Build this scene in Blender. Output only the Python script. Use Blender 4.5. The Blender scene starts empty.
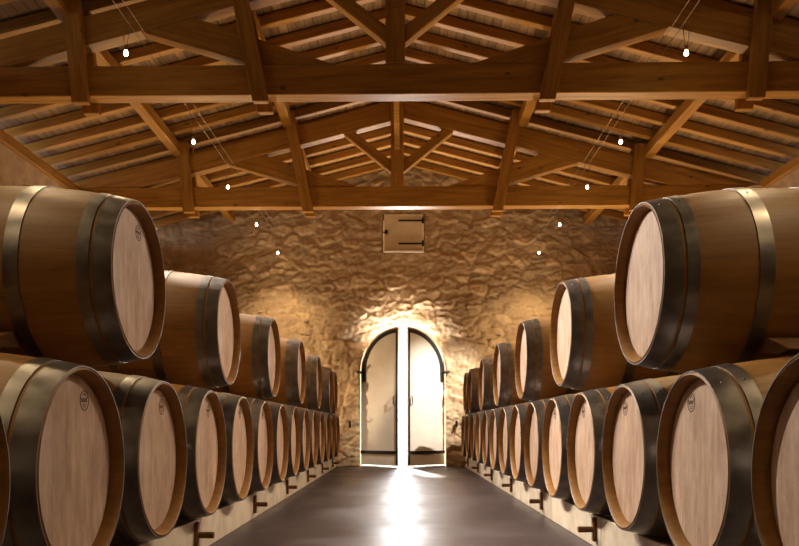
import bpy, bmesh, math, random
from mathutils import Vector, Matrix, noise
random.seed(7)
scene = bpy.context.scene
COL = scene.collection
PI = math.pi

# ------------------------------------------------------------------ dimensions
D = 11.75            # far wall
CAMH = 0.62
XL, XR = -3.82, 4.16  # inner faces of the side walls
YB = -3.2            # wall behind the camera
XC = 0.02            # ridge line
SL = 0.258           # roof slope
HEADX = 0.915        # aisle plane of the barrel heads
BL = 0.90            # barrel length
RB, RH = 0.357, 0.298
CZ = 0.495           # axis height of the floor row
PITCH = 0.7275
UZ = CZ + math.sqrt((2 * RB + 0.002) ** 2 - (PITCH / 2) ** 2)
BX = HEADX + BL / 2
TIE0, TIE1 = 3.21, 3.445

# ------------------------------------------------------------------ materials
def new_mat(name):
    m = bpy.data.materials.new(name); m.use_nodes = True
    nt = m.node_tree; nt.nodes.clear()
    out = nt.nodes.new('ShaderNodeOutputMaterial')
    b = nt.nodes.new('ShaderNodeBsdfPrincipled')
    nt.links.new(b.outputs[0], out.inputs[0])
    return m, nt, b

def N(nt, kind, **kw):
    n = nt.nodes.new(kind)
    for k, v in kw.items():
        if k in n.inputs.keys(): n.inputs[k].default_value = v
        else: setattr(n, k, v)
    return n

def ramp(nt, stops, fac=None):
    r = nt.nodes.new('ShaderNodeValToRGB')
    el = r.color_ramp.elements
    while len(el) < len(stops): el.new(0.5)
    for e, (p, c) in zip(el, stops):
        e.position = p; e.color = (*c, 1) if len(c) == 3 else c
    if fac is not None: nt.links.new(fac, r.inputs[0])
    return r

def math_n(nt, op, a, b=None, clamp=False):
    n = nt.nodes.new('ShaderNodeMath'); n.operation = op; n.use_clamp = clamp
    for i, v in enumerate((a, b)):
        if v is None: continue
        if isinstance(v, (int, float)): n.inputs[i].default_value = v
        else: nt.links.new(v, n.inputs[i])
    return n.outputs[0]

def mixc(nt, fac, a, b, mode='MIX'):
    n = nt.nodes.new('ShaderNodeMix'); n.data_type = 'RGBA'; n.blend_type = mode
    for idx, v in ((0, fac), (6, a), (7, b)):
        if isinstance(v, (int, float)): n.inputs[idx].default_value = v
        elif isinstance(v, tuple): n.inputs[idx].default_value = (*v, 1)
        else: nt.links.new(v, n.inputs[idx])
    return n.outputs[2]

def coords(nt, scale, rnd=True):
    """object coordinates, shifted per object, stretched by scale"""
    tc = nt.nodes.new('ShaderNodeTexCoord')
    v = tc.outputs['Object']
    if rnd:
        oi = nt.nodes.new('ShaderNodeObjectInfo')
        k = math_n(nt, 'MULTIPLY', oi.outputs['Random'], 37.0)
        cx = nt.nodes.new('ShaderNodeCombineXYZ')
        for i in range(3): nt.links.new(k, cx.inputs[i])
        ad = N(nt, 'ShaderNodeVectorMath', operation='ADD')
        nt.links.new(v, ad.inputs[0]); nt.links.new(cx.outputs[0], ad.inputs[1]); v = ad.outputs[0]
    mp = nt.nodes.new('ShaderNodeMapping'); mp.inputs['Scale'].default_value = scale
    nt.links.new(v, mp.inputs[0])
    return mp.outputs[0]

def wood(name, dark, light, grain=(1.2, 16, 16), rough=0.55, knots=True, bump=0.15, vary=0.25):
    m, nt, b = new_mat(name)
    v = coords(nt, grain)
    n1 = N(nt, 'ShaderNodeTexNoise', Scale=1.6, Detail=6.0, Roughness=0.6, Distortion=0.6)
    nt.links.new(v, n1.inputs['Vector'])
    r = ramp(nt, [(0.32, dark), (0.68, light)], n1.outputs['Fac'])
    col = r.outputs[0]
    if knots:
        v2 = coords(nt, (3.2, 6.5, 6.5))
        vo = N(nt, 'ShaderNodeTexVoronoi', Scale=1.0)
        nt.links.new(v2, vo.inputs['Vector'])
        k = ramp(nt, [(0.06, (1, 1, 1)), (0.11, (0, 0, 0))], vo.outputs['Distance'])
        col = mixc(nt, math_n(nt, 'MULTIPLY', k.outputs[0], 0.75), col, tuple(c * 0.35 for c in dark))
    oi = nt.nodes.new('ShaderNodeObjectInfo')
    val = math_n(nt, 'ADD', math_n(nt, 'MULTIPLY', oi.outputs['Random'], vary), 1 - vary / 2)
    cb = nt.nodes.new('ShaderNodeCombineXYZ')
    for i in range(3): nt.links.new(val, cb.inputs[i])
    col = mixc(nt, 1.0, col, cb.outputs[0], 'MULTIPLY')
    nt.links.new(col, b.inputs['Base Color'])
    b.inputs['Roughness'].default_value = rough; b.inputs['Specular IOR Level'].default_value = 0.25
    bp = N(nt, 'ShaderNodeBump', Strength=bump, Distance=0.01)
    nt.links.new(n1.outputs['Fac'], bp.inputs['Height']); nt.links.new(bp.outputs[0], b.inputs['Normal'])
    return m

def plain(name, c, rough=0.5, metal=0.0, var=0.12, scale=20):
    m, nt, b = new_mat(name)
    v = coords(nt, (1, 1, 1))
    n1 = N(nt, 'ShaderNodeTexNoise', Scale=float(scale), Detail=4.0)
    nt.links.new(v, n1.inputs['Vector'])
    r = ramp(nt, [(0.3, tuple(x * (1 - var) for x in c)), (0.7, tuple(min(1, x * (1 + var)) for x in c))], n1.outputs['Fac'])
    nt.links.new(r.outputs[0], b.inputs['Base Color'])
    b.inputs['Roughness'].default_value = rough; b.inputs['Metallic'].default_value = metal
    return m

M = {}
M['beam'] = wood('beam_timber', (0.235, 0.100, 0.013), (0.42, 0.195, 0.033), rough=0.5)
M['rafter'] = wood('rafter_timber', (0.25, 0.110, 0.016), (0.43, 0.21, 0.042), rough=0.55)
M['wedge'] = wood('wedge_wood', (0.16, 0.08, 0.03), (0.30, 0.16, 0.07), grain=(8, 8, 30), knots=False)
M['peg'] = wood('peg_wood', (0.15, 0.065, 0.022), (0.26, 0.12, 0.045), grain=(10, 40, 40), knots=False)

def stave_mat():
    m, nt, b = new_mat('oak_staves')
    v = coords(nt, (2.2, 26, 26))
    n1 = N(nt, 'ShaderNodeTexNoise', Scale=1.5, Detail=5.0, Roughness=0.6)
    nt.links.new(v, n1.inputs['Vector'])
    r = ramp(nt, [(0.3, (0.26, 0.120, 0.023)), (0.7, (0.37, 0.180, 0.038))], n1.outputs['Fac'])
    tc = nt.nodes.new('ShaderNodeTexCoord'); sx = nt.nodes.new('ShaderNodeSeparateXYZ')
    nt.links.new(tc.outputs['Object'], sx.inputs[0])
    ang = math_n(nt, 'ARCTAN2', sx.outputs[1], sx.outputs[2])
    st = math_n(nt, 'MULTIPLY', ang, 28 / (2 * PI))
    fr = math_n(nt, 'FRACT', math_n(nt, 'ADD', st, 40.37))
    d = math_n(nt, 'ABSOLUTE', math_n(nt, 'SUBTRACT', fr, 0.5))
    joint = ramp(nt, [(0.472, (0, 0, 0)), (0.497, (1, 1, 1))], d)
    fl = math_n(nt, 'FLOOR', math_n(nt, 'ADD', st, 40.37))
    oi = nt.nodes.new('ShaderNodeObjectInfo')
    wn = N(nt, 'ShaderNodeTexWhiteNoise', noise_dimensions='2D')
    cx = nt.nodes.new('ShaderNodeCombineXYZ')
    nt.links.new(fl, cx.inputs[0]); nt.links.new(oi.outputs['Random'], cx.inputs[1])
    nt.links.new(cx.outputs[0], wn.inputs['Vector'])
    val = math_n(nt, 'ADD', math_n(nt, 'MULTIPLY', wn.outputs['Value'], 0.14), 0.92)
    cb = nt.nodes.new('ShaderNodeCombineXYZ')
    for i in range(3): nt.links.new(val, cb.inputs[i])
    col = mixc(nt, 1.0, r.outputs[0], cb.outputs[0], 'MULTIPLY')
    col = mixc(nt, math_n(nt, 'MULTIPLY', joint.outputs[0], 0.22), col, (0.10, 0.045, 0.015))
    nt.links.new(col, b.inputs['Base Color']); b.inputs['Roughness'].default_value = 0.5
    bp = N(nt, 'ShaderNodeBump', Strength=0.25, Distance=0.004)
    h = math_n(nt, 'SUBTRACT', math_n(nt, 'MULTIPLY', n1.outputs['Fac'], 0.3), math_n(nt, 'MULTIPLY', joint.outputs[0], 0.25))
    nt.links.new(h, bp.inputs['Height']); nt.links.new(bp.outputs[0], b.inputs['Normal'])
    return m
M['stave'] = stave_mat()

def head_mat():
    m, nt, b = new_mat('oak_head')
    v = coords(nt, (20, 17, 3.2))
    n1 = N(nt, 'ShaderNodeTexNoise', Scale=1.5, Detail=8.0, Roughness=0.72, Distortion=0.4)
    nt.links.new(v, n1.inputs['Vector'])
    r = ramp(nt, [(0.3, (0.40, 0.255, 0.165)), (0.7, (0.68, 0.50, 0.375))], n1.outputs['Fac'])
    tc = nt.nodes.new('ShaderNodeTexCoord'); sx = nt.nodes.new('ShaderNodeSeparateXYZ')
    nt.links.new(tc.outputs['Object'], sx.inputs[0])
    st = math_n(nt, 'ADD', math_n(nt, 'MULTIPLY', sx.outputs[1], 1 / 0.088), 40.5)
    d = math_n(nt, 'ABSOLUTE', math_n(nt, 'SUBTRACT', math_n(nt, 'FRACT', st), 0.5))
    joint = ramp(nt, [(0.47, (0, 0, 0)), (0.495, (1, 1, 1))], d)
    oi = nt.nodes.new('ShaderNodeObjectInfo')
    wn = N(nt, 'ShaderNodeTexWhiteNoise', noise_dimensions='2D')
    cx = nt.nodes.new('ShaderNodeCombineXYZ')
    nt.links.new(math_n(nt, 'FLOOR', st), cx.inputs[0]); nt.links.new(oi.outputs['Random'], cx.inputs[1])
    nt.links.new(cx.outputs[0], wn.inputs['Vector'])
    val = math_n(nt, 'ADD', math_n(nt, 'MULTIPLY', wn.outputs['Value'], 0.12), 0.93)
    cb = nt.nodes.new('ShaderNodeCombineXYZ')
    for i in range(3): nt.links.new(val, cb.inputs[i])
    col = mixc(nt, 1.0, r.outputs[0], cb.outputs[0], 'MULTIPLY')
    nb = N(nt, 'ShaderNodeTexNoise', Scale=7.0, Detail=6.0, Roughness=0.7)
    nt.links.new(coords(nt, (1, 1, 0.6)), nb.inputs['Vector'])
    bl = ramp(nt, [(0.35, (0.78, 0.72, 0.66)), (0.65, (1.06, 1.06, 1.06))], nb.outputs['Fac'])
    col = mixc(nt, 1.0, col, bl.outputs[0], 'MULTIPLY')
    col = mixc(nt, math_n(nt, 'MULTIPLY', joint.outputs[0], 0.3), col, (0.16, 0.085, 0.045))
    nt.links.new(col, b.inputs['Base Color']); b.inputs['Roughness'].default_value = 0.6
    bp = N(nt, 'ShaderNodeBump', Strength=0.15, Distance=0.004)
    nt.links.new(n1.outputs['Fac'], bp.inputs['Height']); nt.links.new(bp.outputs[0], b.inputs['Normal'])
    return m
M['head'] = head_mat()

def hoop_mat():
    m, nt, b = new_mat('galvanised_hoop')
    v = coords(nt, (14, 14, 14))
    n1 = N(nt, 'ShaderNodeTexNoise', Scale=1.0, Detail=5.0)
    nt.links.new(v, n1.inputs['Vector'])
    r = ramp(nt, [(0.3, (0.17, 0.152, 0.135)), (0.7, (0.28, 0.255, 0.23))], n1.outputs['Fac'])
    nt.links.new(r.outputs[0], b.inputs['Base Color'])
    b.inputs['Metallic'].default_value = 0.85
    rr = ramp(nt, [(0.3, (0.33,) * 3), (0.7, (0.45,) * 3)], n1.outputs['Fac'])
    nt.links.new(rr.outputs[0], b.inputs['Roughness'])
    return m
M['hoop'] = hoop_mat()
M['ink'] = plain('stamp_ink', (0.15, 0.085, 0.05), 0.7)
M['bung'] = plain('bung_silicone', (0.55, 0.36, 0.19), 0.5)
M['iron'] = plain('black_iron', (0.018, 0.016, 0.016), 0.45, 0.3)
M['cream'] = plain('cream_paint', (0.61, 0.53, 0.44), 0.5, var=0.06, scale=5)
M['hatch'] = plain('hatch_paint', (0.55, 0.42, 0.27), 0.55, var=0.08, scale=4)
M['steel'] = plain('wire_steel', (0.30, 0.23, 0.15), 0.45, 0.9)
M['brass'] = plain('lamp_socket_metal', (0.5, 0.4, 0.25), 0.3, 0.9)

def bulb_mat():
    m, nt, b = new_mat('lit_bulb')
    b.inputs['Base Color'].default_value = (1, 0.9, 0.7, 1)
    b.inputs['Emission Color'].default_value = (1, 0.86, 0.6, 1)
    b.inputs['Emission Strength'].default_value = 30
    return m
M['bulb'] = bulb_mat()

def boards_mat():
    """weathered boards; local x runs down the slope, local y along the building"""
    m, nt, b = new_mat('roof_boards')
    v = coords(nt, (14, 1.1, 1), rnd=False)
    n1 = N(nt, 'ShaderNodeTexNoise', Scale=1.7, Detail=7.0, Roughness=0.65)
    nt.links.new(v, n1.inputs['Vector'])
    r = ramp(nt, [(0.28, (0.14, 0.072, 0.027)), (0.72, (0.30, 0.175, 0.08))], n1.outputs['Fac'])
    tc = nt.nodes.new('ShaderNodeTexCoord'); sx = nt.nodes.new('ShaderNodeSeparateXYZ')
    nt.links.new(tc.outputs['Object'], sx.inputs[0])
    st = math_n(nt, 'ADD', math_n(nt, 'MULTIPLY', sx.outputs[0], 1 / 0.085), 100.5)
    d = math_n(nt, 'ABSOLUTE', math_n(nt, 'SUBTRACT', math_n(nt, 'FRACT', st), 0.5))
    joint = ramp(nt, [(0.42, (0, 0, 0)), (0.48, (1, 1, 1))], d)
    wn = N(nt, 'ShaderNodeTexWhiteNoise', noise_dimensions='2D')
    cx = nt.nodes.new('ShaderNodeCombineXYZ')
    nt.links.new(math_n(nt, 'FLOOR', st), cx.inputs[0])
    nt.links.new(math_n(nt, 'FLOOR', math_n(nt, 'MULTIPLY', sx.outputs[1], 0.45)), cx.inputs[1])
    nt.links.new(cx.outputs[0], wn.inputs['Vector'])
    val = math_n(nt, 'ADD', math_n(nt, 'MULTIPLY', wn.outputs['Value'], 0.5), 0.72)
    cb = nt.nodes.new('ShaderNodeCombineXYZ')
    for i in range(3): nt.links.new(val, cb.inputs[i])
    col = mixc(nt, 1.0, r.outputs[0], cb.outputs[0], 'MULTIPLY')
    col = mixc(nt, math_n(nt, 'MULTIPLY', joint.outputs[0], 0.55), col, (0.035, 0.018, 0.008))
    nt.links.new(col, b.inputs['Base Color']); b.inputs['Roughness'].default_value = 0.8
    bp = N(nt, 'ShaderNodeBump', Strength=0.5, Distance=0.01)
    h = math_n(nt, 'SUBTRACT', math_n(nt, 'MULTIPLY', n1.outputs['Fac'], 0.4), joint.outputs[0])
    nt.links.new(h, bp.inputs['Height']); nt.links.new(bp.outputs[0], b.inputs['Normal'])
    return m
M['boards'] = boards_mat()

def stone_mat(attr):
    m, nt, b = new_mat('rubble_stone' if attr else 'rough_stone')
    v = coords(nt, (1, 1, 1), rnd=False)
    n1 = N(nt, 'ShaderNodeTexNoise', Scale=5.0, Detail=9.0, Roughness=0.7)
    nt.links.new(v, n1.inputs['Vector'])
    n2 = N(nt, 'ShaderNodeTexNoise', Scale=34.0, Detail=6.0, Roughness=0.7)
    nt.links.new(v, n2.inputs['Vector'])
    r = ramp(nt, [(0.25, (0.26, 0.155, 0.075)), (0.5, (0.45, 0.30, 0.165)), (0.78, (0.60, 0.45, 0.29))], n1.outputs['Fac'])
    col = r.outputs[0]
    if attr:
        at = nt.nodes.new('ShaderNodeAttribute'); at.attribute_name = 'stone'
        sp = nt.nodes.new('ShaderNodeSeparateColor'); nt.links.new(at.outputs['Color'], sp.inputs[0])
        val = math_n(nt, 'ADD', math_n(nt, 'MULTIPLY', sp.outputs[1], 0.4), 0.8)
        cb = nt.nodes.new('ShaderNodeCombineXYZ')
        for i in range(3): nt.links.new(val, cb.inputs[i])
        col = mixc(nt, 1.0, col, cb.outputs[0], 'MULTIPLY')
        mort = math_n(nt, 'MULTIPLY', sp.outputs[0], 0.45)
        col = mixc(nt, mort, (0.36, 0.24, 0.125), col) if False else mixc(nt, math_n(nt, 'SUBTRACT', 0.45, mort, True), col, (0.40, 0.27, 0.14))
    nt.links.new(col, b.inputs['Base Color']); b.inputs['Roughness'].default_value = 0.62
    b.inputs['Specular IOR Level'].default_value = 0.5
    bp = N(nt, 'ShaderNodeBump', Strength=0.6, Distance=0.02)
    h = math_n(nt, 'ADD', n1.outputs['Fac'], math_n(nt, 'MULTIPLY', n2.outputs['Fac'], 0.35))
    nt.links.new(h, bp.inputs['Height']); nt.links.new(bp.outputs[0], b.inputs['Normal'])
    return m
M['stone'] = stone_mat(True); M['stone2'] = stone_mat(False)

def floor_mat():
    m, nt, b = new_mat('polished_concrete')
    v = coords(nt, (1, 1, 1), rnd=False)
    n1 = N(nt, 'ShaderNodeTexNoise', Scale=1.3, Detail=8.0, Roughness=0.62)
    nt.links.new(v, n1.inputs['Vector'])
    r = ramp(nt, [(0.3, (0.038, 0.025, 0.026)), (0.7, (0.075, 0.052, 0.054))], n1.outputs['Fac'])
    nt.links.new(r.outputs[0], b.inputs['Base Color'])
    rr = ramp(nt, [(0.3, (0.30,) * 3), (0.7, (0.55,) * 3)], n1.outputs['Fac'])
    nt.links.new(rr.outputs[0], b.inputs['Roughness']); b.inputs['Specular IOR Level'].default_value = 0.32
    n2 = N(nt, 'ShaderNodeTexNoise', Scale=9.0, Detail=4.0)
    nt.links.new(v, n2.inputs['Vector'])
    bp = N(nt, 'ShaderNodeBump', Strength=0.06, Distance=0.02)
    nt.links.new(n2.outputs['Fac'], bp.inputs['Height']); nt.links.new(bp.outputs[0], b.inputs['Normal'])
    return m
M['floor'] = floor_mat()

def rail_mat():
    m, nt, b = new_mat('pale_rail')
    v = coords(nt, (1, 1, 1), rnd=False)
    n1 = N(nt, 'ShaderNodeTexNoise', Scale=6.0, Detail=7.0, Roughness=0.65)
    nt.links.new(v, n1.inputs['Vector'])
    r = ramp(nt, [(0.3, (0.48, 0.39, 0.28)), (0.7, (0.70, 0.61, 0.48))], n1.outputs['Fac'])
    tc = nt.nodes.new('ShaderNodeTexCoord'); sx = nt.nodes.new('ShaderNodeSeparateXYZ')
    nt.links.new(tc.outputs['Object'], sx.inputs[0])
    st = math_n(nt, 'FRACT', math_n(nt, 'MULTIPLY', sx.outputs[1], 1 / 1.25))
    d = math_n(nt, 'ABSOLUTE', math_n(nt, 'SUBTRACT', st, 0.5))
    joint = ramp(nt, [(0.493, (0, 0, 0)), (0.497, (1, 1, 1))], d)
    col = mixc(nt, math_n(nt, 'MULTIPLY', joint.outputs[0], 0.8), r.outputs[0], (0.09, 0.06, 0.035))
    nt.links.new(col, b.inputs['Base Color']); b.inputs['Roughness'].default_value = 0.6
    bp = N(nt, 'ShaderNodeBump', Strength=0.3, Distance=0.01)
    nt.links.new(n1.outputs['Fac'], bp.inputs['Height']); nt.links.new(bp.outputs[0], b.inputs['Normal'])
    return m
M['rail'] = rail_mat()
M['gravel'] = plain('sunlit_gravel', (0.62, 0.58, 0.52), 0.9, var=0.2, scale=40)

# ------------------------------------------------------------------ object helpers
def obj(name, bm, m, parent=None, loc=(0, 0, 0), smooth=False):
    me = bpy.data.meshes.new(name)
    bmesh.ops.recalc_face_normals(bm, faces=bm.faces[:])
    if smooth:
        for f in bm.faces: f.smooth = True
    bm.to_mesh(me); bm.free()
    me.materials.append(m)
    o = bpy.data.objects.new(name, me); COL.objects.link(o)
    if parent: o.parent = parent
    o.location = loc
    return o

def tag(o, label, cat, group=None):
    o['label'] = label; o['category'] = cat
    if group: o['group'] = group
    return o

def structure(o):
    o['kind'] = 'structure'; return o

def thing(name, label, cat, loc=(0, 0, 0), rotz=0.0, group=None):
    o = bpy.data.objects.new(name, None); COL.objects.link(o)
    o.empty_display_size = 0.1
    o.location = loc; o.rotation_euler = (0, 0, rotz)
    return tag(o, label, cat, group)

def box_bm(x0, x1, y0, y1, z0, z1, bev=0.0, bm=None):
    bm2 = bmesh.new()
    vs = [bm2.verts.new((x, y, z)) for x in (x0, x1) for y in (y0, y1) for z in (z0, z1)]
    for f in ((0, 1, 3, 2), (4, 6, 7, 5), (0, 4, 5, 1), (2, 3, 7, 6), (0, 2, 6, 4), (1, 5, 7, 3)):
        bm2.faces.new([vs[i] for i in f])
    if bev: bmesh.ops.bevel(bm2, geom=bm2.edges[:], offset=bev, segments=1, affect='EDGES')
    if bm is None: return bm2
    merge(bm, bm2); return bm

def merge(bm, other):
    me = bpy.data.meshes.new('tmp'); other.to_mesh(me); other.free()
    bm.from_mesh(me); bpy.data.meshes.remove(me)

def prism_bm(poly, y0, y1, bev=0.0):
    """polygon in (x, z) extruded along y"""
    bm = bmesh.new()
    a = [bm.verts.new((x, y0, z)) for x, z in poly]
    b = [bm.verts.new((x, y1, z)) for x, z in poly]
    n = len(poly)
    bm.faces.new(a); bm.faces.new(b[::-1])
    for i in range(n): bm.faces.new((a[i], b[i], b[(i + 1) % n], a[(i + 1) % n]))
    bmesh.ops.recalc_face_normals(bm, faces=bm.faces[:])
    if bev: bmesh.ops.bevel(bm, geom=bm.edges[:], offset=bev, segments=1, affect='EDGES')
    return bm

def grain_prism(name, poly, y0, y1, m, parent=None, along=None, bev=0.006):
    """like prism, but the object's own x axis follows the timber so the grain runs along it"""
    if along is None:
        i, j = max(((i, j) for i in range(len(poly)) for j in range(i)),
                   key=lambda t: (Vector(poly[t[0]]) - Vector(poly[t[1]])).length)
        dv = Vector(poly[i]) - Vector(poly[j])
    else: dv = Vector(along)
    ang = math.atan2(dv.y, dv.x)
    cx = sum(p[0] for p in poly) / len(poly); cz = sum(p[1] for p in poly) / len(poly)
    ca, sa = math.cos(-ang), math.sin(-ang)
    loc = [((x - cx) * ca - (z - cz) * sa, (x - cx) * sa + (z - cz) * ca) for x, z in poly]
    o = obj(name, prism_bm(loc, y0, y1, bev), m, parent, (cx, 0, cz))
    o.rotation_euler = (0, -ang, 0)
    return o

def tube_bm(pts, r, seg=8, bm=None):
    bm = bm or bmesh.new()
    rings = []
    pts = [Vector(p) for p in pts]
    for i, p in enumerate(pts):
        t = (pts[min(i + 1, len(pts) - 1)] - pts[max(i - 1, 0)]).normalized()
        up = Vector((0, 0, 1)) if abs(t.z) < 0.9 else Vector((1, 0, 0))
        a = t.cross(up).normalized(); b = t.cross(a)
        rings.append([bm.verts.new(p + a * (r * math.cos(2 * PI * k / seg)) + b * (r * math.sin(2 * PI * k / seg))) for k in range(seg)])
    for q, w in zip(rings, rings[1:]):
        for k in range(seg): bm.faces.new((q[k], q[(k + 1) % seg], w[(k + 1) % seg], w[k]))
    bm.faces.new(rings[0]); bm.faces.new(rings[-1][::-1])
    return bm

def lathe_bm(prof, seg=64, axis='X', closed=False):
    """profile of (axial, radius); radius 0 closes to a point"""
    bm = bmesh.new(); rings = []
    for a, r in prof:
        if r < 1e-6:
            p = (a, 0, 0) if axis == 'X' else (0, 0, a)
            rings.append([bm.verts.new(p)])
        else:
            ring = []
            for k in range(seg):
                c, s = r * math.cos(2 * PI * k / seg), r * math.sin(2 * PI * k / seg)
                ring.append(bm.verts.new((a, c, s) if axis == 'X' else (c, s, a)))
            rings.append(ring)
    prs = list(zip(rings, rings[1:]))
    if closed: prs.append((rings[-1], rings[0]))
    for q, w in prs:
        for k in range(seg):
            k2 = (k + 1) % seg
            if len(q) == 1 and len(w) == 1: break
            if len(q) == 1: bm.faces.new((q[0], w[k2], w[k]))
            elif len(w) == 1: bm.faces.new((q[k], q[k2], w[0]))
            else: bm.faces.new((q[k], q[k2], w[k2], w[k]))
    return bm

def sharpen(o, deg=35):
    me = o.data
    bm = bmesh.new(); bm.from_mesh(me)
    for e in bm.edges:
        if len(e.link_faces) == 2 and e.calc_face_angle(0) > math.radians(deg): e.smooth = False
    bm.to_mesh(me); bm.free()

def copy_thing(root, label, loc, rotz, skip=()):
    r = root.copy(); COL.objects.link(r)
    r.location = loc; r.rotation_euler = (0, 0, rotz); r['label'] = label
    for ch in list(root.children):
        if ch.name.split('.')[0] in skip: continue
        c = ch.copy(); COL.objects.link(c); c.parent = r
        for g in ch.children:
            d = g.copy(); COL.objects.link(d); d.parent = c
    return r

ORD = ['first', 'second', 'third', 'fourth', 'fifth', 'sixth', 'seventh', 'eighth', 'ninth', 'tenth',
       'eleventh', 'twelfth', 'thirteenth', 'fourteenth', 'fifteenth', 'sixteenth', 'seventeenth', 'eighteenth',
       'nineteenth', 'twentieth', 'twenty-first', 'twenty-second']

# ------------------------------------------------------------------ setting
structure(obj('floor', box_bm(XL - 0.5, XR + 0.5, YB - 0.3, D + 0.6, -0.12, 0.0), M['floor']))
structure(obj('ground', box_bm(-14, 14, D + 0.62, D + 30, -0.14, -0.02), M['gravel']))
structure(obj('wall_left', box_bm(XL - 0.45, XL, YB, D + 0.4, 0.0, 3.33), M['stone2']))
structure(obj('wall_right', box_bm(XR, XR + 0.45, YB, D + 0.4, 0.0, 3.33), M['stone2']))
ZB = 4.745   # underside of the boards at the ridge
def zslope(c, x): return c - SL * abs(x - XC)
structure(obj('wall_back', prism_bm([(XL - 0.45, 0), (XR + 0.45, 0), (XR + 0.45, zslope(ZB, XR + 0.45)), (XC, ZB), (XL - 0.45, zslope(ZB, XL - 0.45))], YB - 0.3, YB), M['stone2']))

# roof boarding, one slope each side; the mesh lies in its own slope plane
def slope_boards(name, side):
    run = (XR + 0.75 - XC) if side > 0 else (XC - XL + 0.75)
    L = run * math.sqrt(1 + SL * SL)
    o = structure(obj(name, box_bm(0, L, YB - 0.3, D + 0.55, 0.0, 0.05), M['boards'], None, (XC, 0, ZB)))
    a = math.atan(SL)
    o.rotation_euler = (0, a, 0) if side > 0 else (0, a, PI)
    if side < 0:
        # turned about: y runs the other way
        for v in o.data.vertices: v.co.y = -v.co.y
        o.data.flip_normals()
    return o
slope_boards('ceiling_right', 1); slope_boards('ceiling_left', -1)

# far wall: rubble relief with an arched doorway and a square hatch opening
DX, DR, DSP = 0.03, 0.677, 1.50            # doorway axis, radius, springing height
HX0, HX1, HZ0, HZ1 = -0.285, 0.365, 3.355, 3.975
def in_arch(x, z, g=0.0):
    if z < DSP: return abs(x - DX) < DR + g
    return math.hypot(x - DX, z - DSP) < DR + g
def far_wall():
    st = 0.021
    x0, x1 = XL - 0.02, XR + 0.02
    nx = int((x1 - x0) / st) + 1
    bm = bmesh.new(); lay = bm.loops.layers.color.new('stone')
    info = {}
    grid = []
    nz = int((ZB + 0.02) / st) + 1
    for i in range(nx + 1):
        x = x0 + (x1 - x0) * i / nx
        top = zslope(ZB, x) + 0.01
        row = []
        for k in range(nz + 1):
            z = top * k / nz
            wx = x + 0.07 * noise.noise((x * 3.1, z * 3.1, 2.0))
            wz = z + 0.06 * noise.noise((x * 3.3, z * 3.3, 9.0))
            big = max(0.0, 1 - abs(math.hypot(x - DX, max(0, z - DSP)) - 0.95) / 0.28)
            sc = 4.6
            d, pts = noise.voronoi((wx * sc * 0.8, 3.3, wz * sc * 1.55))
            e = min(1.0, max(0.0, (d[1] - d[0]) / 0.22))
            e = e * e * (3 - 2 * e)
            fx, fz = wx - pts[0][0] / (sc * 0.8), wz - pts[0][2] / (sc * 1.55)
            rn = (math.sin(pts[0][0] * 12.9898 + pts[0][2] * 78.233) * 43758.5453) % 1.0
            r2 = (rn * 917.31) % 1.0; r3 = (rn * 5171.7) % 1.0
            dy = 0.016 * e + 0.022 * (rn - 0.5) * e + e * (0.24 * (r2 - 0.5) * fx + 0.45 * (r3 - 0.5) * fz)
            dy += 0.016 * noise.fractal((x * 2.3, 1.0, z * 2.3), 0.9, 2.1, 3)
            dy += 0.016 * noise.fractal((x * 17, 4.0, z * 24), 0.6, 2.1, 3)
            px, pz = x, z
            g = (math.hypot(x - DX, z - DSP) - DR) / 0.62
            up = max(0.0, min(1.0, (z - DSP) / 0.62)); up = up * up * (3 - 2 * up)
            spl = 0.25 * up * (1 - max(0.0, g)) ** 1.4 if g < 1 else 0.0
            # square up the openings
            rr = math.hypot(x - DX, z - DSP)
            if z >= DSP and abs(rr - DR) < st * 0.75 and rr > 0:
                px = DX + (x - DX) * DR / rr; pz = DSP + (z - DSP) * DR / rr
            elif z < DSP and abs(abs(x - DX) - DR) < st * 0.75:
                px = DX + math.copysign(DR, x - DX)
            if HZ0 - 0.03 < z < HZ1 + 0.03:
                for hx in (HX0, HX1):
                    if abs(x - hx) <= st * 0.55: px = hx
            if HX0 - 0.03 < x < HX1 + 0.03:
                for hz in (HZ0, HZ1):
                    if abs(z - hz) <= st * 0.55: pz = hz
            v = bm.verts.new((px, D + 0.045 + spl - max(-0.02, min(0.085, dy)) * (1 - 2.6 * spl), pz))
            info[v] = (e, rn)
            row.append(v)
        grid.append(row)
    for i in range(nx):
        for k in range(nz):
            q = (grid[i][k], grid[i + 1][k], grid[i + 1][k + 1], grid[i][k + 1])
            cx = sum(v.co.x for v in q) / 4; cz = sum(v.co.z for v in q) / 4
            if in_arch(cx, cz) or (HX0 < cx < HX1 and HZ0 < cz < HZ1): continue
            f = bm.faces.new(q); f.smooth = True
            for l in f.loops:
                e, rn = info[l.vert]; l[lay] = (e, rn, 0, 1)
    for v in [v for v in bm.verts if not v.link_faces]: bm.verts.remove(v)
    # depth: the reveals of both openings and the outer edge are run back 0.35 m
    be = [e for e in bm.edges if len(e.link_faces) == 1]
    r = bmesh.ops.extrude_edge_only(bm, edges=be)
    for v in [g for g in r['geom'] if isinstance(g, bmesh.types.BMVert)]: v.co.y = D + 0.42
    for f in [g for g in r['geom'] if isinstance(g, bmesh.types.BMFace)]:
        for l in f.loops: l[lay] = (1, 0.6, 0, 1)
    return structure(obj('wall_far', bm, M['stone']))
far_wall()

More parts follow.
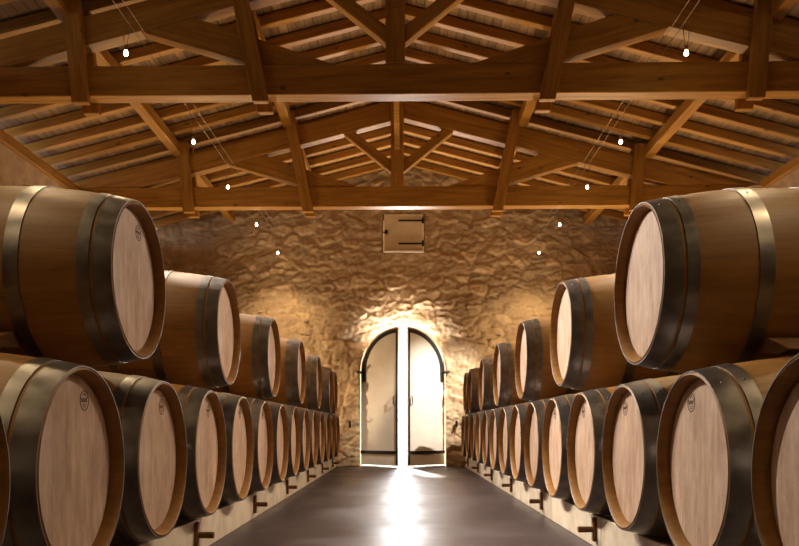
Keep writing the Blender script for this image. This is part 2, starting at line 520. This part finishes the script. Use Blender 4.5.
# ------------------------------------------------------------------ doorway
door = bpy.data.objects.new('door_1', None); COL.objects.link(door)
door.location = (DX, D + 0.13, 0); structure(door)
LR = 0.665
def leaf_poly(r, z0, inset=0.0):
    """closed leaf outline in (u, z): u from the hinge side (0) to the meeting edge"""
    pts = [(inset, z0)]
    n = 18
    for i in range(n + 1):
        a = PI - (PI / 2) * i / n
        pts.append((LR + (r - inset) * math.cos(a), DSP + (r - inset) * math.sin(a)))
    pts.append((LR, z0))
    return pts
def door_leaf(side):
    ang = math.radians(28)
    hinge = bpy.data.objects.new('door_leaf', None)
    bm = prism_bm([(side * (u - LR), z) for u, z in leaf_poly(LR, 0.02)], 0, 0.045, 0.003)
    # pivot at the hinge edge: shift so that hinge is local x = 0
    for v in bm.verts: v.co.x += side * LR
    bpy.data.objects.remove(hinge)
    o = obj('door_leaf', bm, M['cream'], door, (-side * LR, 0, 0))
    o.rotation_euler = (0, 0, -side * ang)
    w = -0.001
    # curved iron band
    band = bmesh.new(); outer, inner = LR - 0.03, LR - 0.088
    pts_o, pts_i = [], []
    for i in range(21):
        a = PI - (PI / 2 - 0.06) * i / 20
        pts_o.append((side * (LR + outer * math.cos(a)), DSP + outer * math.sin(a)))
        pts_i.append((side * (LR + inner * math.cos(a)), DSP + inner * math.sin(a)))
    pts_o.insert(0, (pts_o[0][0], DSP - 0.17)); pts_i.insert(0, (pts_i[0][0], DSP - 0.17))
    for a in range(len(pts_o) - 1):
        merge(band, prism_bm([pts_o[a], pts_o[a + 1], pts_i[a + 1], pts_i[a]], -0.012, w))
    bmesh.ops.remove_doubles(band, verts=band.verts[:], dist=1e-5)
    obj('curved_strap', band, M['iron'], o)
    xs = sorted((side * 0.0, side * (LR - 0.02)))
    obj('strap_hinge', box_bm(xs[0], xs[1], -0.011, w, 0.20, 0.25, 0.002), M['iron'], o)
    xs = sorted((side * (LR - 0.035), side * (LR - 0.004)))
    obj('edge_strip', box_bm(xs[0], xs[1], -0.010, w, 0.03, DSP + LR - 0.02, 0.002), M['iron'], o)
    hd = tube_bm([(side * (LR - 0.06), -0.006, 1.10), (side * (LR - 0.06), -0.04, 1.08), (side * (LR - 0.06), -0.04, 0.98), (side * (LR - 0.06), -0.006, 0.96)], 0.008)
    obj('handle', hd, M['iron'], o)
    return o
door_leaf(1); door_leaf(-1)
# hinge pins let into the stone beside the springing
for s in (-1, 1):
    obj('hinge_pin', tube_bm([(s * (LR - 0.03), -0.03, DSP - 0.02), (s * (LR + 0.05), -0.15, DSP - 0.02)], 0.022), M['iron'], door)
structure(obj('trim_1', box_bm(DX - DR, DX + DR, D + 0.02, D + 0.62, 0.0, 0.012), plain('threshold_stone', (0.5, 0.42, 0.32), 0.6)))

# hooks for holding the leaves back
for s, px, nm in ((-1, -0.80, 'left'), (1, 0.87, 'right')):
    hk = thing('wall_hook', 'small black iron hook on the stone wall %s of the arched door' % nm, 'hook', (px, D - 0.02, 0.66), 0, 'iron hooks beside the door')
    obj('back_plate', box_bm(-0.018, 0.018, -0.012, 0.03, -0.05, 0.05, 0.002), M['iron'], hk)
    obj('hook_arm', tube_bm([(0, -0.01, 0.02), (0, -0.05, 0.01), (0, -0.07, 0.03), (0, -0.07, 0.06)], 0.009), M['iron'], hk)

# hatch high on the gable
ht = thing('wall_hatch', 'small square cream hatch with black strap hinges high on the far stone wall', 'hatch', ((HX0 + HX1) / 2, D + 0.02, HZ0))
hw, hh = HX1 - HX0 - 0.012, HZ1 - HZ0 - 0.012
obj('hatch_panel', box_bm(-hw / 2 + 0.012, hw / 2 - 0.012, -0.01, 0.03, 0.02, hh, 0.004), M['hatch'], ht)
obj('sill', box_bm(-hw / 2, hw / 2, -0.075, 0.05, 0.001, 0.022, 0.003), M['cream'], ht)
for z in (0.14, 0.50):
    h = obj('strap_hinge', box_bm(-0.08, hw / 2 - 0.015, -0.022, -0.009, z - 0.013, z + 0.013, 0.002), M['iron'], ht)
    obj('hinge_knuckle', tube_bm([(hw / 2 - 0.02, -0.03, z - 0.045), (hw / 2 - 0.02, -0.03, z + 0.045)], 0.014), M['iron'], h)
obj('light_block_panel', box_bm(-hw / 2 - 0.2, hw / 2 + 0.2, 0.41, 0.46, -0.2, hh + 0.2), M['hatch'], ht)  # unseen backing panel added to stop daylight leaking round the hatch
lt = obj('latch', box_bm(-hw / 2 + 0.0, -hw / 2 + 0.07, -0.02, -0.009, 0.305, 0.325, 0.002), M['iron'], ht)
obj('latch_knob', lathe_bm([(-0.03, 0), (-0.03, 0.026), (0.03, 0.026), (0.03, 0)], 12, 'Z'), M['iron'], lt, (-hw / 2 + 0.05, -0.035, 0.315))

# ------------------------------------------------------------------ roof timbers
RU, RT = 4.25, 4.48       # truss rafter underside / top at the ridge
def zu(x): return RU - SL * abs(x - XC)
def zt(x): return RT - SL * abs(x - XC)
CR0, CRH = RT + 0.155, 0.10   # common rafters
def truss(y, label):
    t = thing('roof_truss', label, 'roof truss', (XC, y, TIE0), math.radians(-0.9), 'timber roof trusses')
    th = 0.14
    def P(poly): return [(x - XC, z - TIE0) for x, z in poly]
    grain_prism('tie_beam', P([(XL + 0.0, TIE0), (XR - 0.0, TIE0), (XR, TIE1), (XL, TIE1)]), 0, th, M['beam'], t)
    kx = -0.045
    grain_prism('king_post', P([(kx - 0.075, TIE1), (kx + 0.075, TIE1), (kx + 0.075, RT + 0.05), (kx - 0.075, RT + 0.05)]), -0.012, th + 0.012, M['beam'], t, along=(0, 1))
    for s in (-1, 1):
        ex = XL if s < 0 else XR
        k0 = kx + s * 0.076
        xu = XC + s * (RU - TIE1) / SL
        grain_prism('principal_rafter', P([(k0, zu(k0)), (xu, TIE1 + 0.001), (ex, TIE1 + 0.001), (ex, zt(ex)), (k0, zt(k0))]), 0.003, th - 0.003, M['beam'], t, along=(1, -s * SL))
        # long brace from tie to rafter
        f = lambda d: XC + s * d
        grain_prism('brace', P([(f(0.53), TIE1 + 0.001), (f(1.14), TIE1 + 0.001), (f(2.06), zu(f(2.06)) - 0.001), (f(1.64), zu(f(1.64)) - 0.001)]), 0.01, th - 0.01, M['beam'], t, along=(1, s * 0.28))
        # short strut at the king post
        za = 3.62; d0 = abs(k0 - XC)
        lo = lambda d: za + 0.81 * (d - d0)
        dl = (RU - za + 0.81 * d0) / (0.81 + SL); du = (RU - za - 0.135 + 0.81 * d0) / (0.81 + SL)
        grain_prism('king_strut', P([(k0, za), (f(dl), zu(f(dl)) - 0.001), (f(du), zu(f(du)) - 0.001), (k0, za + 0.135)]), 0.02, th - 0.02, M['beam'], t, along=(1, s * 0.81))
        # clasping hangers, one plank in front and one behind
        for bx, tilt, wd in ((-1.085 if s < 0 else 1.125, 0.20, 0.125), (-2.49 if s < 0 else 2.72, 0.09, 0.13)):
            zb = TIE0 - 0.075
            ztop = zt(bx) + 0.13
            xb, xt = bx, bx + s * tilt * (ztop - zb)
            for y0, y1 in ((-0.062, -0.002), (th + 0.002, th + 0.062)):
                grain_prism('hanger', P([(xb - wd / 2, zb), (xb + wd / 2, zb), (xt + wd / 2, ztop), (xt - wd / 2, ztop)]), y0, y1, M['beam'], t, along=(s * tilt, 1))
    # wind braces from the king post up to the ridge
    for y0, y1 in ((-0.012, -0.85), (th + 0.012, th + 0.99)):
        a, b = Vector((kx - XC, y0, 3.87 - TIE0)), Vector((kx - XC, y1, RT + 0.05 - TIE0))
        bm = bmesh.new(); vs = []
        dz = 0.11
        for p, q in ((a, dz), (b, dz)):
            vs.append([bm.verts.new((p.x + dx, p.y, p.z + z)) for dx, z in ((-0.03, 0), (0.03, 0), (0.03, q), (-0.03, q))])
        for i in range(4): bm.faces.new((vs[0][i], vs[0][(i + 1) % 4], vs[1][(i + 1) % 4], vs[1][i]))
        bm.faces.new(vs[0]); bm.faces.new(vs[1][::-1])
        obj('ridge_brace', bm, M['rafter'], t)
    return t
truss(5.83, 'nearer roof truss of warm timber crossing above the front barrels')
truss(8.80, 'farther roof truss of warm timber just before the stone gable wall')

def along_y(name, x0, x1, zfun0, h, label, cat, group=None, m='beam', y0=YB + 0.01, y1=D - 0.09):
    """long timber running down the building; object x axis follows the grain"""
    cy = (y0 + y1) / 2; L = y1 - y0; cx = (x0 + x1) / 2; w = x1 - x0
    bm = box_bm(-L / 2, L / 2, -w / 2, w / 2, 0, h, 0.008)
    o = obj(name, bm, M[m], None, (cx, cy, zfun0)); o.rotation_euler = (0, 0, PI / 2)
    return tag(o, label, cat, group)
PUR = 'purlins under the rafters'
for xc, lab in ((-2.63, 'long purlin low on the left roof slope, above the left wall'), (-1.33, 'long purlin high on the left roof slope, close to the ridge'),
                (1.42, 'long purlin high on the right roof slope, close to the ridge'), (2.88, 'long purlin low on the right roof slope, above the right wall')):
    zlow = min(zt(xc - 0.055), zt(xc + 0.055)) + SL * 0.11 + 0.002
    along_y('purlin', xc - 0.055, xc + 0.055, zlow, CR0 - SL * abs(xc - XC) - zlow - SL * 0.055 - 0.002, lab, 'purlin', PUR)
along_y('ridge_beam', XC - 0.105, XC - 0.025, RT + 0.052, CR0 - RT - 0.052 - 0.03, 'ridge beam along the very top of the roof', 'beam')
along_y('wall_plate', XL - 0.20, XL + 0.045, 3.332, 0.11, 'timber wall plate along the top of the left stone wall', 'beam', 'wall plates')
along_y('wall_plate', XR - 0.045, XR + 0.20, 3.332, 0.11, 'timber wall plate along the top of the right stone wall', 'beam', 'wall plates')

for s in (-1, 1):
    ex = (XL - 0.4) if s < 0 else (XR + 0.4)
    proto = None
    for i in range(20):
        y = D - 0.32 - 0.41 * i
        poly = [(XC + s * 0.004, zslope(CR0, XC)), (ex, zslope(CR0, ex)), (ex, zslope(CR0 + CRH, ex)), (XC + s * 0.004, zslope(CR0 + CRH, XC))]
        lab = '%s rafter from the far wall on the %s roof slope' % (ORD[i].capitalize(), 'left' if s < 0 else 'right')
        if proto is None:
            proto = grain_prism('roof_rafter', poly, -0.04, 0.04, M['rafter'], along=(1, -s * SL)); o = proto
        else:
            o = proto.copy(); COL.objects.link(o)
        o.location.y = y
        tag(o, lab, 'rafter', 'common rafters of the %s slope' % ('left' if s < 0 else 'right'))

# ------------------------------------------------------------------ cable lamps
LY = [5.20, 6.82, 8.11, 9.61, 11.16]
HID = [0.6, 2.1, 3.65]  # unseen fill lights added along the cables to brighten the front barrels
WZ = 3.50
for s, x8 in ((-1, -1.872), (1, 2.013)):
    cabx = lambda y: x8 + 0.0127 * (y - 8)
    sd = 'left' if s < 0 else 'right'
    for dx, pos in ((-0.035, 'nearer the left wall' if s < 0 else 'nearer the aisle'), (0.035, 'nearer the aisle' if s < 0 else 'nearer the right wall')):
        o = obj('lamp_cable', tube_bm([(cabx(YB) + dx, YB + 0.02, WZ), (cabx(4) + dx, 4.0, WZ - 0.005), (cabx(D) + dx, D - 0.07, WZ)], 0.0026, 6), M['steel'])
        tag(o, 'thin taut lamp cable above the %s barrels, the one %s' % (sd, pos), 'cable', 'low voltage lamp cables')
    for i, y in enumerate(HID + LY):
        vis = i - len(HID); xw = cabx(y)
        if vis < 0: lab = 'added unseen fill light above the %s barrels near the camera' % sd
        else:
            lab = '%s glowing hanging lamp from the front on the %s cable pair' % (['First', 'Second', 'Third', 'Fourth', 'Fifth'][vis], sd)
        t = None
        if vis >= 0:
            t = thing('hanging_lamp', lab, 'lamp', (xw, y, 3.185), 0, 'small lamps hanging from the cables')
            for dx in (-0.035, 0.035):
                obj('drop_wire', tube_bm([(dx, 0, WZ - 3.185 - 0.006), (dx * 0.25, 0, 0.075)], 0.002, 6), M['steel'], t)
            obj('socket', lathe_bm([(0.045, 0), (0.045, 0.013), (0.08, 0.010), (0.08, 0)], 16, 'Z'), M['brass'], t)
            obj('bulb', lathe_bm([(0.008, 0), (0.010, 0.008), (0.016, 0.013), (0.023, 0.0155), (0.031, 0.014), (0.044, 0.009), (0.044, 0)], 16, 'Z'), M['bulb'], t, smooth=True)
        def glow(kind, e, size=140, blend=0.9, aim=None, c=(1.0, 0.74, 0.42)):
            L = bpy.data.lights.new('lamp_and_fill_glow', kind); L.color = c; L.energy = e; L.shadow_soft_size = 0.02
            if kind == 'SPOT': L.spot_size = math.radians(size); L.spot_blend = blend
            lo = bpy.data.objects.new('lamp_and_fill_glow', L); COL.objects.link(lo); lo.location = (xw, y, 3.155)
            if aim: lo.rotation_euler = (Vector(aim) - lo.location).to_track_quat('-Z', 'Y').to_euler()
        if vis < 0: glow('SPOT', 46, 125)
        else:
            glow('SPOT', 80, 130); glow('POINT', 1.2)
            # added aimed beam brightening the barrel heads across the aisle
            if vis < 4: glow('SPOT', [620, 520, 500, 500][vis] * (1.0 if s < 0 else 0.34), 58, 0.5, (-s * 0.95, y - 1.75, 0.95), (1, 0.89, 0.77) if s < 0 else (1, 0.82, 0.64))
            if vis == 3 and s > 0: glow('SPOT', 1250, 34, 1.0, (0.46, D + 0.05, 1.0), (1, 0.95, 0.88))  # extra beam added to brighten the right door leaf

# ------------------------------------------------------------------ barrel rails
def rail(name, s, front):
    if front: xs = (1.0, 1.12); zz = (0.168, 0.150)
    else: xs = (2 * BX - 1.0, 2 * BX - 1.12); zz = (0.168, 0.150)
    poly = [(s * xs[0], 0), (s * xs[1], 0), (s * xs[1], zz[1]), (s * xs[0], zz[0])]
    o = obj(name, prism_bm(poly, 0.2 if s > 0 else 0.2, D - 0.12, 0.003), M['rail'])
    side = 'left' if s < 0 else 'right'
    return tag(o, ('long pale rail on the floor under the aisle ends of the %s barrels' if front else 'long pale rail on the floor under the wall ends of the %s barrels') % side, 'rail', 'barrel rails')
for s in (-1, 1):
    rail('barrel_rail', s, True); rail('barrel_rail', s, False)

# ------------------------------------------------------------------ barrels
def rprof(x):
    return RH + (RB - 0.0045 - RH) * (1 - (abs(x) / (BL / 2)) ** 2)
def make_barrel():
    t = thing('oak_barrel', 'x', 'barrel', (0, 0, 0), 0, 'oak wine barrels')
    h = BL / 2
    prof = [(-h + 0.034, 0.2805), (-h + 0.003, 0.2885), (-h, 0.2915)]
    n = 22
    prof += [(-h + 0.003, RH - 0.003)]
    prof += [(-h + 0.006 + (BL - 0.012) * i / n, rprof(-h + 0.006 + (BL - 0.012) * i / n)) for i in range(n + 1)]
    prof += [(h - 0.003, RH - 0.003), (h, 0.2915), (h - 0.003, 0.2885), (h - 0.034, 0.2805)]
    prof += [(h - 0.060, 0.2815), (0, 0.325), (-h + 0.060, 0.2815)]
    o = obj('body', lathe_bm(prof, 96, closed=True), M['stave'], t, (0, 0, RB), True); sharpen(o)
    for sx in (1, -1):
        hd = lathe_bm([(sx * (h - 0.056), 0), (sx * (h - 0.056), 0.274), (sx * (h - 0.044), 0.2803), (sx * (h - 0.040), 0.270), (sx * (h - 0.039), 0)], 72)
        o = obj('head', hd, M['head'], t, (0, 0, RB), False)
    for sx in (1, -1):
        for a, b in ((0.002, 0.064), (0.076, 0.116), (0.305, 0.355)):
            pr = []
            xs = [h - a - (b - a) * i / 4 for i in range(5)]
            outer = [(x, rprof(x) + 0.0040) for x in xs]
            inner = [(x, rprof(x) + 0.0004) for x in reversed(xs)]
            pr = [(sx * x, r) for x, r in outer + inner]
            o = obj('hoop', lathe_bm(pr, 96, closed=True), M['hoop'], t, (0, 0, RB), True); sharpen(o)
            # rivet heads where the hoop laps, on the upper side
            if sx > 0:
                xm = sx * (h - (a + b) / 2); rv = bmesh.new(); rr = rprof(xm) + 0.0034
                bmesh.ops.create_uvsphere(rv, u_segments=10, v_segments=6, radius=0.0045, matrix=Matrix.Translation((xm, rr * math.sin(0.6), rr * math.cos(0.6))))
                obj('rivet', rv, M['hoop'], o, smooth=True)
    obj('bung', lathe_bm([(-0.02, 0), (-0.02, 0.024), (0.014, 0.029), (0.018, 0.026), (0.018, 0)], 20, 'Z'), M['bung'], t, (0, 0, 2 * RB - 0.0045))
    # branded stamp: ring and strokes burnt into the aisle head
    sb = bmesh.new(); x0, x1 = h - 0.040, h - 0.0386
    def ring(r0, r1, cy=0.0, cz=0.0, n=28):
        for i in range(n):
            a, b = 2 * PI * i / n, 2 * PI * (i + 1) / n
            vs = [(r0, a), (r1, a), (r1, b), (r0, b)]
            f = [sb.verts.new((x1, cy + r * math.cos(q), cz + r * math.sin(q))) for r, q in vs]
            g = [sb.verts.new((x0, cy + r * math.cos(q), cz + r * math.sin(q))) for r, q in vs]
            sb.faces.new(f); sb.faces.new(g[::-1])
            for k in range(4): sb.faces.new((f[k], g[k], g[(k + 1) % 4], f[(k + 1) % 4]))
    ring(0.0275, 0.0315); 
    def stroke(pts, w=0.0035):
        for p, q in zip(pts, pts[1:]):
            d = (Vector(q) - Vector(p)).normalized() * w / 2; nrm = Vector((-d.y, d.x))
            c = [Vector(p) - d + nrm, Vector(q) + d + nrm, Vector(q) + d - nrm, Vector(p) - d - nrm]
            f = [sb.verts.new((x1, v.x, v.y)) for v in c]; g = [sb.verts.new((x0, v.x, v.y)) for v in c]
            sb.faces.new(f); sb.faces.new(g[::-1])
            for k in range(4): sb.faces.new((f[k], g[k], g[(k + 1) % 4], f[(k + 1) % 4]))
    stroke([(-0.022, 0.006), (-0.018, -0.004), (-0.012, -0.004), (-0.011, 0.006), (-0.006, -0.004), (-0.002, 0.007), (0.004, -0.004), (0.008, 0.005), (0.013, -0.003), (0.019, 0.010)])
    stroke([(-0.010, -0.013), (0.010, -0.013)]); stroke([(-0.006, -0.019), (0.006, -0.019)])
    stroke([(-0.010, 0.016), (0.0, 0.021), (0.010, 0.016)])
    obj('stamp', sb, M['ink'], t, (0, 0, RB + 0.215))
    return t
proto = make_barrel()
used = [False]
def place_barrel(s, y, zc, label, stamp):
    loc = (s * BX, y, zc - RB); rz = 0.0 if s < 0 else PI
    r = copy_thing(proto, label, loc, rz, () if stamp else ('stamp',))
    for c in r.children:
        if c.name.startswith('stamp'): c.location = (0, -s * 0.075, RB + 0.205)
    return r
def rowlab(i, n, side, tier):
    if tier == 'lower':
        base = '%s oak barrel from the front in the %s floor row' % (ORD[i].capitalize(), side)
        if i == 0: base = 'Nearest oak barrel of the %s floor row, cut off by the picture edge' % side
        if i == n - 1: base = 'Last oak barrel of the %s floor row, against the far stone wall' % side
    else:
        base = '%s oak barrel from the front in the %s upper row, resting on the floor row' % (ORD[i].capitalize(), side)
        if i == 0: base = 'Oak barrel nearest the camera in the %s upper row, held by a dark wedge' % side
        if i == n - 1: base = 'Last oak barrel of the %s upper row, closest to the far stone wall' % side
    return base
yl = lambda k: 2.186 + PITCH * k
yr = lambda k: 1.663 + PITCH * k
for i, k in enumerate(range(-1, 13)): place_barrel(-1, yl(k), CZ, rowlab(i, 14, 'left', 'lower'), -1 < k < 5)
for i, k in enumerate(range(0, 14)): place_barrel(1, yr(k), CZ, rowlab(i, 14, 'right', 'lower'), k < 5)
ul = [yl(k + 0.5) for k in (0, 2, 4, 6, 8, 10, 11)]
ur = [yr(k + 0.5) for k in (1, 3, 5, 7, 9, 11, 12)]
first = None
# (shift up the far side of the saddle, size, head plane) - wedges hold the front ones
def lift(sh, k): return CZ + math.sqrt((RB + RB * k + 0.002) ** 2 - (PITCH / 2 - sh) ** 2)
shl = [(0.135, 0.92, 0.928), (0.10, 0.94, 0.935), (0.07, 0.95, 0.93), (0.06, 0.96, 0.92), (0.04, 0.96, 0.915), (0, 0.97, 0.915), (0, 0.97, 0.915)]
shr = [(0.10, 1.0, 0.895), (0.10, 0.98, 0.912), (0.05, 0.97, 0.91), (0.03, 0.97, 0.91), (0, 0.97, 0.915), (0, 0.97, 0.915), (0, 0.97, 0.915)]
for s, us, sh, side in ((-1, ul, shl, 'left'), (1, ur, shr, 'right')):
    for i, y in enumerate(us):
        d, k, hx = sh[i]
        r = place_barrel(s, y + d, CZ, rowlab(i, 7, side, 'upper'), s < 0 and i == 0)
        r.scale = (k, k, k); r.location = (s * (hx + k * BL / 2), y + d, lift(d, k) - RB * k )
for ch in list(proto.children):
    for g in list(ch.children): bpy.data.objects.remove(g)
    bpy.data.objects.remove(ch)
bpy.data.objects.remove(proto)

# wooden wedges that stop the nearest upper barrels rolling
def wedge(s, y, zu_, k, label):
    """sits on the nearer floor barrel and leans on the upper one"""
    cl, cu = Vector((y, CZ)), Vector((zu_[0], zu_[1]))
    pts = []
    r = RB + 0.02
    for a in (0.25, 0.16, 0.05): pts.append(cl + r * Vector((math.sin(a), math.cos(a))))
    dirs = [math.radians(q) for q in (226, 220, 214)]
    up = [cu + (RB * k + 0.013) * Vector((math.cos(q), math.sin(q))) for q in (math.radians(219), math.radians(230))]
    poly = [pts[2], pts[0], up[1], up[0]]
    bm = bmesh.new()
    a = [bm.verts.new((-0.08, p.x, p.y)) for p in poly]; b = [bm.verts.new((0.08, p.x, p.y)) for p in poly]
    bm.faces.new(a); bm.faces.new(b[::-1])
    n = len(poly)
    for i in range(n): bm.faces.new((a[i], b[i], b[(i + 1) % n], a[(i + 1) % n]))
    bmesh.ops.recalc_face_normals(bm, faces=bm.faces[:])
    bmesh.ops.bevel(bm, geom=bm.edges[:], offset=0.003, segments=1, affect='EDGES')
    o = obj('wooden_wedge', bm, M['wedge'], None, (s * 1.33, 0, 0))
    tag(o, label, 'wedge', 'wedges under the upper barrels')
wedge(-1, yl(0), (ul[0] + shl[0][0], lift(shl[0][0], shl[0][1])), shl[0][1], 'dark wooden wedge under the nearest left upper barrel')
wedge(1, yr(1), (ur[0] + shr[0][0], lift(shr[0][0], shr[0][1])), shr[0][1], 'dark wooden wedge under the nearest right upper barrel')

# turned pegs on the aisle face of the rails
def peg_proto(label):
    t = thing('wooden_peg', label, 'peg', (0, 0, 0), 0, 'wooden pegs on the barrel rails')
    obj('back_bar', box_bm(0, 0.018, -0.02, 0.02, -0.06, 0.062, 0.003), M['peg'], t)
    o = obj('peg_arm', lathe_bm([(0.018, 0), (0.018, 0.015), (0.085, 0.0165), (0.092, 0.014), (0.092, 0)], 16), M['peg'], t)
    return t
pp = peg_proto('x')
for s, ys, side in ((-1, [yl(2 + 2 * j) for j in range(6)], 'left'), (1, [yr(3 + 2 * j) for j in range(6)], 'right')):
    for j, y in enumerate(ys):
        copy_thing(pp, '%s brown wooden peg from the front on the %s pale rail' % (ORD[j].capitalize(), side), (s * 0.999, y, 0.095), 0.0 if s < 0 else PI)
for ch in list(pp.children): bpy.data.objects.remove(ch)
bpy.data.objects.remove(pp)

# ------------------------------------------------------------------ daylight, then added fill spots
w = bpy.data.worlds.new('sky'); scene.world = w; w.use_nodes = True
bg = w.node_tree.nodes.get('Background') or w.node_tree.nodes.new('ShaderNodeBackground')
bg.inputs[0].default_value = (0.88, 0.93, 1.0, 1); bg.inputs[1].default_value = 3.5
def area(name, loc, rot, sx, sy, e, c):
    L = bpy.data.lights.new(name, 'AREA'); L.shape = 'RECTANGLE'; L.size = sx; L.size_y = sy; L.energy = e; L.color = c
    o = bpy.data.objects.new(name, L); COL.objects.link(o); o.location = loc; o.rotation_euler = rot
    return o
# daylight through the gap between the leaves
dl = area('door_daylight', (DX, D + 0.47, 1.05), (-PI / 2, 0, 0), 0.13, 2.0, 30, (0.95, 0.96, 1.0))
dl.data.specular_factor = 0.12
area('arch_daylight', (DX, D + 0.48, 1.82), (-PI / 2 - 0.95, 0, 0), 0.14, 0.5, 130, (1.0, 0.96, 0.9)).data.specular_factor = 0.2
S = bpy.data.lights.new('sun', 'SUN'); S.energy = 35; S.angle = math.radians(6.0); S.color = (1, 0.95, 0.86)
so = bpy.data.objects.new('sun', S); COL.objects.link(so)
dirv = Vector((0.14, -0.80, -0.62)); so.rotation_euler = dirv.to_track_quat('-Z', 'Y').to_euler()
so.location = (-3, D + 6, 6)

def spot(loc, to, e, size, blend, c):
    L = bpy.data.lights.new('work_light', 'SPOT'); L.energy = e; L.spot_size = math.radians(size); L.spot_blend = blend
    L.shadow_soft_size = 0.12; L.color = c
    o = bpy.data.objects.new('work_light', L); COL.objects.link(o); o.location = loc
    o.rotation_euler = (Vector(to) - Vector(loc)).to_track_quat('-Z', 'Y').to_euler()
for sx in (-1, 1):
    L = bpy.data.lights.new('wall_fill_spot', 'SPOT'); L.energy = 175; L.spot_size = math.radians(110); L.spot_blend = 0.8  # unseen fill spot added low down to brighten the far wall
    L.shadow_soft_size = 0.05; L.color = (1, 0.76, 0.46)
    o = bpy.data.objects.new('wall_fill_spot', L); COL.objects.link(o); o.location = (XC + sx * 2.5, D - 0.75, 0.5)
    o.rotation_euler = Vector((-sx * 1.6, 0.75, 1.6)).to_track_quat('-Z', 'Y').to_euler()
# unseen roof fill spots added behind the barrel rows, tilted back towards the camera
for sx in (-1, 1):
    for yy, e in ((6.6, 120), (7.6, 150), (9.6, 170), (11.1, 260)):
        L = bpy.data.lights.new('roof_fill_spot', 'SPOT'); L.energy = e * (0.65 if sx < 0 else 0.9); L.spot_size = math.radians(105); L.spot_blend = 0.7
        L.shadow_soft_size = 0.08; L.color = (1, 0.74, 0.42)
        o = bpy.data.objects.new('roof_fill_spot', L); COL.objects.link(o); o.location = (XC + sx * 2.6, yy, 0.4)
        o.rotation_euler = (Vector((-sx * 0.35, 0.25 if yy == 7.6 else -0.75, 1))).to_track_quat('-Z', 'Y').to_euler()

# ------------------------------------------------------------------ camera
cam = bpy.data.cameras.new('camera'); co = bpy.data.objects.new('camera', cam); COL.objects.link(co)
co.location = (0, 0, CAMH); co.rotation_euler = (PI / 2, 0, 0)
cam.sensor_width = 36; cam.lens = 750 / 799 * 36
cam.shift_x = -1.5 / 799; cam.shift_y = 154 / 799
cam.clip_start = 0.05; cam.clip_end = 200
scene.camera = co

scene.view_settings.view_transform = 'Standard'; scene.view_settings.look = 'None'
scene.view_settings.exposure = 0.15; scene.view_settings.gamma = 1.0
scene.view_settings.use_curve_mapping = False
scene.cycles.use_denoising = True
scene.cycles.max_bounces = 8; scene.cycles.diffuse_bounces = 5; scene.cycles.glossy_bounces = 4
scene.cycles.sample_clamp_indirect = 8.0
bpy.context.view_layer.update()
